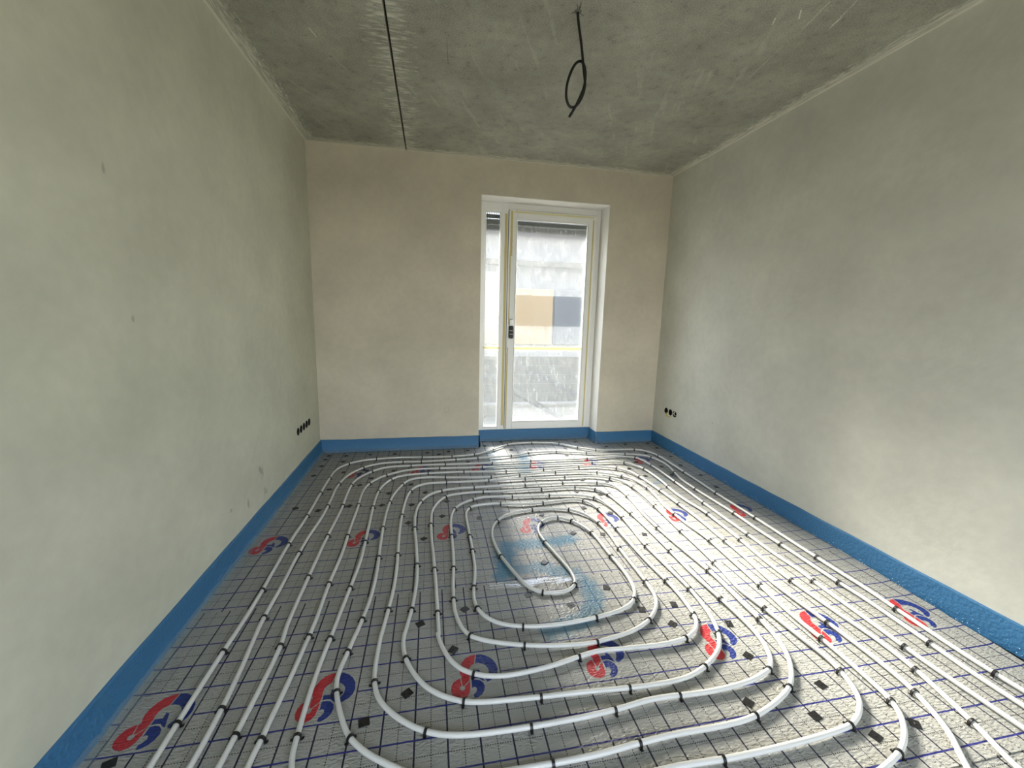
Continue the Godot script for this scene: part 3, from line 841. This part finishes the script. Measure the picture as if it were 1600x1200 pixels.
# ---------------------------------------------------------------- balcony door
func build_door() -> void:
	var z := -0.20
	var d := thing("door_1")
	tag(d, "white plastic balcony door with sidelight, masked with film and yellow tape", "", "", "structure")
	var fz := z - 0.035
	var s := Shape.new()
	s.box(Vector3(1.518, 1.26, fz), Vector3(0.066, 2.30, 0.07), 0.004)
	s.box(Vector3(2.7185, 1.26, fz), Vector3(0.049, 2.30, 0.07), 0.004)
	s.box(Vector3(2.115, 2.358, fz), Vector3(1.25, 0.090, 0.068), 0.004)
	s.box(Vector3(2.115, 0.125, fz), Vector3(1.25, 0.052, 0.068), 0.004)
	s.box(Vector3(1.747, 1.26, fz), Vector3(0.074, 2.30, 0.072), 0.004)
	put("frame", s, M.pvc, d)
	var side := Shape.new()
	side.box(Vector3(1.631, 1.232, z - 0.045), Vector3(0.16, 2.18, 0.006), 0.0)
	put("pane", side, M.glass, d)
	side = Shape.new()
	side.box(Vector3(1.556, 1.232, z - 0.022), Vector3(0.012, 2.17, 0.03), 0.003)
	side.box(Vector3(1.706, 1.232, z - 0.022), Vector3(0.012, 2.17, 0.03), 0.003)
	put("glazing_bead", side, M.pvc, d)
	film(d, 1.562, 1.704, 0.155, 0.99, z - 0.012, 5)
	film(d, 1.562, 1.704, 0.96, 2.13, z - 0.010, 6)
	# sash
	var sz := z + 0.000
	s = Shape.new()
	s.box(Vector3(1.820, 1.228, sz), Vector3(0.076, 2.215, 0.055), 0.008)
	s.box(Vector3(2.648, 1.228, sz), Vector3(0.092, 2.215, 0.055), 0.008)
	s.box(Vector3(2.238, 2.294, sz), Vector3(0.77, 0.083, 0.0545), 0.008)
	s.box(Vector3(2.238, 0.162, sz), Vector3(0.77, 0.083, 0.0545), 0.008)
	var sash := put("sash", s, M.pvc, d)
	s = Shape.new()
	s.box(Vector3(2.229, 1.228, sz - 0.014), Vector3(0.75, 2.06, 0.006), 0.0)
	put("pane", s, M.glass, sash)
	s = Shape.new()
	s.box(Vector3(1.862, 1.228, sz + 0.010), Vector3(0.010, 2.06, 0.03), 0.003)
	s.box(Vector3(2.598, 1.228, sz + 0.010), Vector3(0.010, 2.06, 0.03), 0.003)
	s.box(Vector3(2.23, 2.250, sz + 0.010), Vector3(0.73, 0.010, 0.0295), 0.003)
	s.box(Vector3(2.23, 0.207, sz + 0.010), Vector3(0.73, 0.010, 0.0295), 0.003)
	put("glazing_bead", s, M.pvc, sash)
	film(sash, 1.866, 2.592, 1.525, 2.20, sz + 0.006, 7)
	film(sash, 1.866, 2.592, 0.215, 1.215, sz + 0.006, 8)
	film(sash, 1.866, 2.592, 0.215, 0.345, sz + 0.011, 10)
	# masking tape
	var tz := sz + 0.0285
	var rng := RandomNumberGenerator.new()
	rng.seed = 3
	var bands := [["v", 1.757, 0.16, 2.30, 0.014, z + 0.0015, M.tape], ["v", 1.808, 1.90, 2.325, 0.013, tz, M.tape], ["v", 1.800, 1.23, 1.92, 0.007, tz, M.tape], ["v", 1.793, 0.13, 0.99, 0.008, tz, M.tape],
		["v", 2.655, 0.14, 2.29, 0.009, tz, M.tape], ["h", 2.315, 1.83, 2.66, 0.010, tz, M.pale_tape], ["h", 0.983, 1.864, 2.596, 0.016, sz + 0.024, M.pale_tape], ["h", 0.985, 1.54, 1.725, 0.014, z + 0.002, M.pale_tape]]
	for b in bands:
		var t := Shape.new()
		var g := []
		var n := 24
		for i in n + 1:
			var u: float = lerpf(b[2], b[3], float(i) / n)
			var w: float = b[4] * (0.85 + rng.randf_range(-0.06, 0.06))
			var o := rng.randf_range(-0.0012, 0.0012)
			var zz: float = b[5] + rng.randf_range(0.0, 0.0008)
			if b[0] == "v":
				g.append([Vector3(b[1] - w + o, u, zz - 0.001), Vector3(b[1] - w + o, u, zz), Vector3(b[1] + w + o, u, zz), Vector3(b[1] + w + o, u, zz - 0.001)])
			else:
				g.append([Vector3(u, b[1] - w + o, zz - 0.001), Vector3(u, b[1] - w + o, zz), Vector3(u, b[1] + w + o, zz), Vector3(u, b[1] + w + o, zz - 0.001)])
		t.sheet(g, [], Vector3.BACK)
		put("masking_tape", t, b[6], d)
	# dark gap between sash and frame
	s = Shape.new()
	s.box(Vector3(1.7815, 1.228, z + 0.004), Vector3(0.006, 2.20, 0.012), 0.001)
	s.box(Vector3(2.6945, 1.228, z + 0.004), Vector3(0.005, 2.20, 0.012), 0.001)
	s.box(Vector3(2.238, 2.337, z + 0.004), Vector3(0.91, 0.004, 0.012), 0.001)
	put("seal", s, M.gap, d)
	# handle wrapped in film
	var hn := Node3D.new()
	hn.name = "handle"
	hn.position = Vector3(1.8225, 1.185, tz)
	d.add_child(hn, true)
	s = Shape.new()
	s.box(Vector3(0, 0.058, 0.012), Vector3(0.044, 0.075, 0.024), 0.008)
	put("rosette", s, M.metal, hn)
	s = Shape.new()
	s.box(Vector3(0, -0.035, 0.022), Vector3(0.046, 0.13, 0.044), 0.010)
	put("lever", s, M.dark, hn)
	s = Shape.new()
	s.box(Vector3(0, -0.055, 0.0455), Vector3(0.040, 0.005, 0.004), 0.001)
	s.box(Vector3(0, -0.020, 0.0455), Vector3(0.040, 0.005, 0.004), 0.001)
	put("grip_band", s, M.metal, hn)
	# threshold below the sash
	s = Shape.new()
	s.box(Vector3(2.1145, 0.02, -0.26), Vector3(1.25, 0.17, 0.12), 0.003)
	put("threshold", s, M.grey, d)


# creased protective film; x0..x1, y0..y1 on the plane z
func film(parent: Node, x0: float, x1: float, y0: float, y1: float, z: float, seed_: int) -> void:
	var a := noise(7.0, seed_, 3)
	var b := noise(30.0, seed_ + 50, 2)
	var nx := int((x1 - x0) / 0.009) + 2
	var ny := int((y1 - y0) / 0.012) + 2
	var g := []
	var thick := PackedColorArray()
	for r in ny + 1:
		var row := []
		for c in nx + 1:
			var x := lerpf(x0, x1, float(c) / nx)
			var y := lerpf(y0, y1, float(r) / ny)
			var ridge := 1.0 - absf(a.get_noise_2d(x * 2.2 + y * 0.35, y * 0.45)) * 2.0
			var w := ridge * 0.010 + b.get_noise_2d(x, y) * 0.0018
			var rim := minf(minf(x - x0, x1 - x), minf(y - y0, y1 - y))
			row.append(Vector3(x, y, z + w * smoothstep(0.0, 0.03, rim)))
			# folded film lies double and lets less through
			thick.append(Color(1, 1, 1, clampf(0.36 + 0.28 * smoothstep(0.5, 1.0, ridge) + 0.14 * b.get_noise_2d(x * 0.7, y * 0.3), 0.1, 1.0)))
		g.append(row)
	var s := Shape.new()
	s.sheet(g, [], Vector3.BACK)
	s.tint = thick
	put("protective_film", s, M.film, parent)


func build_outside() -> void:
	# roller shutter let down a little, outside the glass
	var sh := thing("roller_shutter")
	var z := -0.315
	for k in 4:
		var y := 2.345 - k * 0.052
		var s := Shape.new()
		s.box(Vector3(2.1145, y, z), Vector3(1.20, 0.040, 0.012), 0.005)
		for i in 66:   # the perforated link between two slats
			s.box(Vector3(1.53 + i * 0.018, y - 0.026, z), Vector3(0.012, 0.014, 0.006), 0.0)
		put("slat", s, M.gap, sh)
	var rail := Shape.new()
	rail.box(Vector3(2.715, 1.20, z), Vector3(0.05, 2.5, 0.05), 0.004)
	put("guide_rail", rail, M.dark, sh)
	rail = Shape.new()
	rail.box(Vector3(1.515, 1.20, z), Vector3(0.05, 2.5, 0.05), 0.004)
	put("guide_rail", rail, M.dark, sh)
	tag(sh, "dark roller shutter rolled almost fully up behind the balcony door glass", "roller shutter")
	# balcony
	var s := Shape.new()
	s.box(Vector3(2.0, -0.11, -1.05), Vector3(6.0, 0.14, 1.30), 0.01)
	s.box(Vector3(2.0, 0.035, -1.46), Vector3(6.0, 0.15, 0.12), 0.01)
	var bf := put("balcony_floor", s, M.pale)
	tag(bf, "pale concrete balcony floor with kerb outside the door", "", "", "structure")
	var bp := thing("balcony_parapet")
	for k in 5:
		s = Shape.new()
		s.box(Vector3(2.0, 0.20 + k * 0.128, -1.5), Vector3(6.0, 0.1275, 0.03), 0.004)
		put("plank", s, M.plank, bp)
	for k in 5:
		s = Shape.new()
		s.box(Vector3(-0.6 + k * 1.3, 0.41, -1.54), Vector3(0.06, 0.68, 0.05), 0.004)
		put("post", s, M.dark, bp)
	tag(bp, "grey boarded balcony parapet seen through the lower door glass", "parapet")
	s = Shape.new()
	s.tube(PackedVector3Array([Vector3(1.30, 0.77, -1.2), Vector3(2.75, -0.03, -1.2)]), 0.036, 12)
	var br := put("diagonal_brace", s, M.gap)
	tag(br, "grey diagonal brace leaning across the balcony outside the door", "brace")
	# neighbouring house
	var nb := thing("neighbouring_building", Vector3(3.2, -3.0, -7.0))
	s = Shape.new()
	s.box(Vector3(0, 3.2, -0.6), Vector3(12, 6.9, 1.0), 0.02)
	put("wall", s, M.facade, nb)
	s = Shape.new()
	s.box(Vector3(0, 5.70, -0.05), Vector3(12, 0.16, 0.20), 0.02)
	put("slab_edge", s, M.grey, nb)
	s = Shape.new()
	s.box(Vector3(-2.4, 4.3, -0.09), Vector3(7.0, 1.5, 0.08), 0.01)
	put("render_panel", s, M.beige, nb)
	s = Shape.new()
	s.box(Vector3(3.55, 4.3, -0.09), Vector3(4.8, 1.5, 0.08), 0.01)
	put("cladding_panel", s, M.grey_blue, nb)
	s = Shape.new()
	s.box(Vector3(0, 6.68, -0.5), Vector3(12.2, 0.1, 1.3), 0.02)
	put("roof_edge", s, M.grey, nb)
	tag(nb, "pale rendered neighbouring building across from the balcony", "building")
	s = Shape.new()
	s.box(Vector3(3, -3.2, -20), Vector3(60, 0.2, 39), 0.0)
	var gr := put("ground", s, M.pale)
	tag(gr, "pale ground outside, far below the balcony", "", "", "structure")


# ---------------------------------------------------------------- fittings on walls and ceiling
func build_fittings() -> void:
	var k := 0
	for z in SOCKETS_LEFT:
		var s := Shape.new()
		var at := Basis(Vector3.FORWARD, -PI / 2)   # local y runs to -x, into the wall
		s.lathe([Vector2(0.031, -0.0015), Vector2(0.0295, -0.0015), Vector2(0.0290, 0.042), Vector2(0.0, 0.042)], Basis(Vector3(0, 1, 0), Vector3(-1, 0, 0), Vector3(0, 0, 1)), Vector3(0, 0.376, z), 24)
		var o := put("socket_box", s, M.socket)
		tag(o, "empty round socket box in the left wall, %s from the window corner" % (ORD[4 - k]), "socket box", "socket boxes in the left wall")
		k += 1
	k = 0
	for z in SOCKETS_RIGHT:
		var s := Shape.new()
		s.lathe([Vector2(0.031, -0.0015), Vector2(0.0295, -0.0015), Vector2(0.0290, 0.042), Vector2(0.0, 0.042)], Basis(Vector3(0, -1, 0), Vector3(1, 0, 0), Vector3(0, 0, 1)), Vector3(WIDE, 0.392, z), 24)
		var o := thing("socket_box")
		put("cup", s, M.socket, o)
		if k == 2:
			var w := Shape.new()
			w.tube(PackedVector3Array([Vector3(WIDE + 0.03, 0.372, z - 0.012), Vector3(WIDE + 0.006, 0.380, z - 0.014), Vector3(WIDE - 0.001, 0.395, z - 0.013), Vector3(WIDE + 0.004, 0.412, z - 0.010), Vector3(WIDE + 0.03, 0.414, z - 0.006)]), 0.0042, 8)
			put("wire", w, M.pvc, o)
		tag(o, ["round socket box in the right wall, first from the window, yellow wire below", "round socket box in the right wall, in the middle of the three", "round socket box in the right wall holding a pale wire end"][k], "socket box", "socket boxes in the right wall")
		k += 1
	var y := Shape.new()
	y.tube(PackedVector3Array([Vector3(WIDE + 0.02, 0.372, 0.236), Vector3(WIDE - 0.004, 0.366, 0.242), Vector3(WIDE - 0.006, 0.352, 0.262), Vector3(WIDE - 0.005, 0.343, 0.285), Vector3(WIDE - 0.004, 0.342, 0.306), Vector3(WIDE - 0.002, 0.350, 0.326)]), 0.0042, 8)
	var yw := put("loose_wire", y, M.yellow)
	tag(yw, "short yellow wire drooping from the first socket box in the right wall", "wire")
	# plastered-over round cover on the window wall
	var c := Shape.new()
	c.lathe([Vector2(0.0, 0.003), Vector2(0.021, 0.003), Vector2(0.0215, 0.0005), Vector2(0.0245, 0.0005), Vector2(0.026, 0.003), Vector2(0.030, 0.0015), Vector2(0.034, -0.001)], Basis(Vector3(1, 0, 0), Vector3(0, 0, 1), Vector3(0, -1, 0)), Vector3(1.171, 0.389, 0.0), 28)
	var cv := put("socket_cover", c, M.wall_back)
	tag(cv, "round plastered-over socket cover on the window wall left of the balcony door", "socket cover")
	# chips in the left wall's plaster
	# cable hanging from the ceiling in a loop
	var path := [[1.705, 2.735, 0.0], [1.7055, 2.700, 0.0], [1.716, 2.645, 0.0], [1.729, 2.580, 0.002], [1.740, 2.510, 0.004], [1.747, 2.460, 0.008], [1.753, 2.420, 0.010], [1.752, 2.385, 0.006], [1.742, 2.352, 0.0], [1.722, 2.322, -0.004], [1.700, 2.310, -0.004], [1.680, 2.318, -0.002],
		[1.666, 2.350, 0.002], [1.666, 2.400, 0.006], [1.682, 2.455, 0.006], [1.704, 2.495, 0.002], [1.728, 2.514, -0.006], [1.746, 2.512, -0.012], [1.757, 2.490, -0.012], [1.760, 2.455, -0.008], [1.756, 2.425, 0.0], [1.745, 2.385, 0.012], [1.728, 2.345, 0.014], [1.712, 2.310, 0.010], [1.684, 2.262, 0.006]]
	var cv3 := Curve3D.new()
	cv3.bake_interval = 0.006
	for i in path.size():
		var p := Vector3(path[i][0], path[i][1], 1.908 + path[i][2])
		var a: Array = path[maxi(i - 1, 0)]
		var b: Array = path[mini(i + 1, path.size() - 1)]
		var t := Vector3(b[0] - a[0], b[1] - a[1], b[2] - a[2]) / 6.0
		cv3.add_point(p, -t, t)
	var s := Shape.new()
	s.tube(cv3.get_baked_points(), 0.0062, 12)
	var cb := thing("ceiling_cable")
	put("cable", s, M.cable, cb)
	s = Shape.new()
	s.lathe([Vector2(0.006, HIGH - 0.004), Vector2(0.014, HIGH - 0.002), Vector2(0.019, HIGH + 0.001)], Basis.IDENTITY, Vector3(1.705, 0, 1.908), 16)
	put("grommet", s, M.slab, cb)
	tag(cb, "black cable hanging from the concrete ceiling, tied in a single loop", "cable")


# ---------------------------------------------------------------- underfloor heating
func build_heating() -> void:
	var cv := Curve3D.new()
	cv.bake_interval = 0.014
	var pts := PackedVector3Array()
	var up := noise(2.0, 91, 2)
	for i in range(0, pipe_course.size(), 2):
		pts.append(Vector3(pipe_course[i] * 0.001, 0, pipe_course[i + 1] * 0.001))
	for i in pts.size():
		var a := pts[maxi(i - 1, 0)]
		var b := pts[mini(i + 1, pts.size() - 1)]
		var p := pts[i]
		var t := (b - a).normalized()
		p.y = PIPE_R + 0.0035 + (up.get_noise_2d(p.x * 2.0, p.z * 2.0) + 0.3) * 0.003
		cv.add_point(p, -t * p.distance_to(Vector3(a.x, p.y, a.z)) / 3.0, t * p.distance_to(Vector3(b.x, p.y, b.z)) / 3.0)
	var run := cv.get_baked_points()
	var s := Shape.new()
	s.tube(run, PIPE_R, 12)
	var o := put("heating_pipe", s, M.pipe)
	tag(o, "long white plastic heating pipe laid in a double spiral over the printed foil", "pipe")

	# one clip: a hoop over the pipe with two barbed feet
	var cs := Shape.new()
	var hoop := []
	var r := PIPE_R + 0.0008
	for k in 15:
		var a := PI * k / 14.0
		hoop.append([Vector2(cos(a) * r, sin(a) * r), Vector2(cos(a) * (r + 0.0031), sin(a) * (r + 0.0031))])
	hoop.push_front([Vector2(r, -0.013), Vector2(r + 0.0029, -0.013)])
	hoop.push_back([Vector2(-r, -0.013), Vector2(-r - 0.0029, -0.013)])
	for k in hoop.size() - 1:
		var i0: Vector2 = hoop[k][0]
		var o0: Vector2 = hoop[k][1]
		var i1: Vector2 = hoop[k + 1][0]
		var o1: Vector2 = hoop[k + 1][1]
		var w := 0.0045
		var mid := (o0 + o1 - i0 - i1)
		var outw := Vector3(mid.x, mid.y, 0)
		cs.quad(Vector3(o0.x, o0.y, -w), Vector3(o1.x, o1.y, -w), Vector3(o1.x, o1.y, w), Vector3(o0.x, o0.y, w), outw)
		cs.quad(Vector3(i0.x, i0.y, -w), Vector3(i1.x, i1.y, -w), Vector3(i1.x, i1.y, w), Vector3(i0.x, i0.y, w), -outw)
		for sd in [-w, w]:
			cs.quad(Vector3(i0.x, i0.y, sd), Vector3(o0.x, o0.y, sd), Vector3(o1.x, o1.y, sd), Vector3(i1.x, i1.y, sd), Vector3(0, 0, sd))
	for sd in [-1.0, 1.0]:
		cs.box(Vector3(sd * (r + 0.0056), -0.0088, 0), Vector3(0.0105, 0.0032, 0.009), 0.0008, Basis(Vector3.BACK, sd * 0.35))
	var cm := cs.mesh()
	var near_run := {"l": "black pipe clip, %s from the window on the %s pipe from the left wall", "r": "black pipe clip, %s from the window on the %s pipe from the right wall",
		"f": "black pipe clip, %s from the left on the %s pipe from the window wall", "n": "black pipe clip, %s from the left on the %s near bend from the middle", "m": "black pipe clip on the innermost hairpin, %s counting from its near right end"}
	var ord1 := ORD.duplicate()
	ord1[0] = "first"
	for row in clip_rows:
		var side: String = row[0]
		var nth: int = row[1] - 1
		if side == "n":
			nth = 12 - row[1]
		for i in range(0, row[2].size(), 2):
			var at := Vector3(row[2][i] * 0.001, 0, row[2][i + 1] * 0.001)
			var best := 0
			var bd := 1e9
			for q in run.size():
				var dx := run[q].x - at.x
				var dz := run[q].z - at.z
				var dd := dx * dx + dz * dz
				if dd < bd:
					bd = dd
					best = q
			var t := (run[mini(best + 1, run.size() - 1)] - run[maxi(best - 1, 0)]).normalized()
			var c := put("pipe_clip", cm, M.black)
			c.position = run[best]
			c.rotation.y = atan2(t.x, t.z)
			var l: String = near_run[side]
			tag(c, l % ord1[i / 2] if side == "m" else l % [ord1[i / 2], ord1[nth]], "pipe clip", "black clips pinning the heating pipe")

	# flat square plates pressed into the foil
	var ps := Shape.new()
	ps.box(Vector3(0, 0.0012, 0), Vector3(0.035, 0.0024, 0.031), 0.0009)
	ps.box(Vector3(0, 0.0028, 0), Vector3(0.010, 0.0012, 0.003), 0.0004)
	ps.box(Vector3(0, 0.0028, 0.003), Vector3(0.003, 0.0012, 0.006), 0.0004)
	var pm := ps.mesh()
	var rng := RandomNumberGenerator.new()
	rng.seed = 40
	for row in plate_rows:
		var side: String = row[0]
		var k: int = row[1]
		var between := ""
		if side in ["l", "r", "f"]:
			var wall: String = {"l": "left wall", "r": "right wall", "f": "window wall"}[side]
			between = ("between first pipe and " + wall) if k == 0 else "between %s and %s pipe from %s" % [ord1[k - 1], ord1[k], wall]
		elif side == "n":
			between = "among the near bends"
		else:
			between = "inside the innermost pipe loop"
		for i in range(0, row[2].size(), 2):
			var c := put("fixing_plate", pm, M.black)
			c.position = Vector3(row[2][i] * 0.001, 0.0, row[2][i + 1] * 0.001)
			c.rotation.y = rng.randf_range(0.1, 1.4)
			tag(c, "black square foil plate, %s from the %s, %s" % [ord1[i / 2], "left" if side in ["f", "n"] else "window", between], "fixing plate", "black square plates on the foil")


func _ready() -> void:
	var cam := Camera3D.new()
	cam.name = "camera"
	cam.fov = rad_to_deg(2.0 * atan(600.0 / 642.14))
	cam.near = 0.02
	cam.far = 200.0
	cam.position = Vector3(1.0279, 1.3116, 3.9843)
	cam.rotation = Vector3(-0.163912, -0.195570, 0.0261909)
	add_child(cam)
	cam.current = true

	var sky := ProceduralSkyMaterial.new()
	sky.sky_top_color = Color(0.72, 0.78, 0.88)
	sky.sky_horizon_color = Color(0.95, 0.95, 0.93)
	sky.sky_energy_multiplier = 1.0
	sky.ground_bottom_color = Color(0.55, 0.54, 0.50)
	sky.ground_horizon_color = Color(0.70, 0.70, 0.68)
	var env := Environment.new()
	env.background_mode = Environment.BG_SKY
	env.sky = Sky.new()
	env.sky.sky_material = sky
	env.background_energy_multiplier = 5.4
	env.tonemap_mode = Environment.TONE_MAPPER_LINEAR
	env.tonemap_exposure = 2.0
	env.sdfgi_enabled = true
	env.ssao_enabled = true
	env.ssil_enabled = true
	var we := WorldEnvironment.new()
	we.name = "world"
	we.environment = env
	add_child(we)

	var sun := DirectionalLight3D.new()
	sun.name = "sun"
	sun.light_color = Color(1.0, 0.975, 0.93)
	sun.light_energy = 8.6
	sun.light_angular_distance = 22.0
	sun.shadow_enabled = true
	sun.sky_mode = DirectionalLight3D.SKY_MODE_LIGHT_ONLY
	sun.basis = Basis.looking_at(Vector3(0.165, -0.54, 1.0).normalized())
	add_child(sun)

	make_materials()
	build_shell()
	build_strips()
	build_outside()
	build_door()
	build_heating()
	build_fittings()
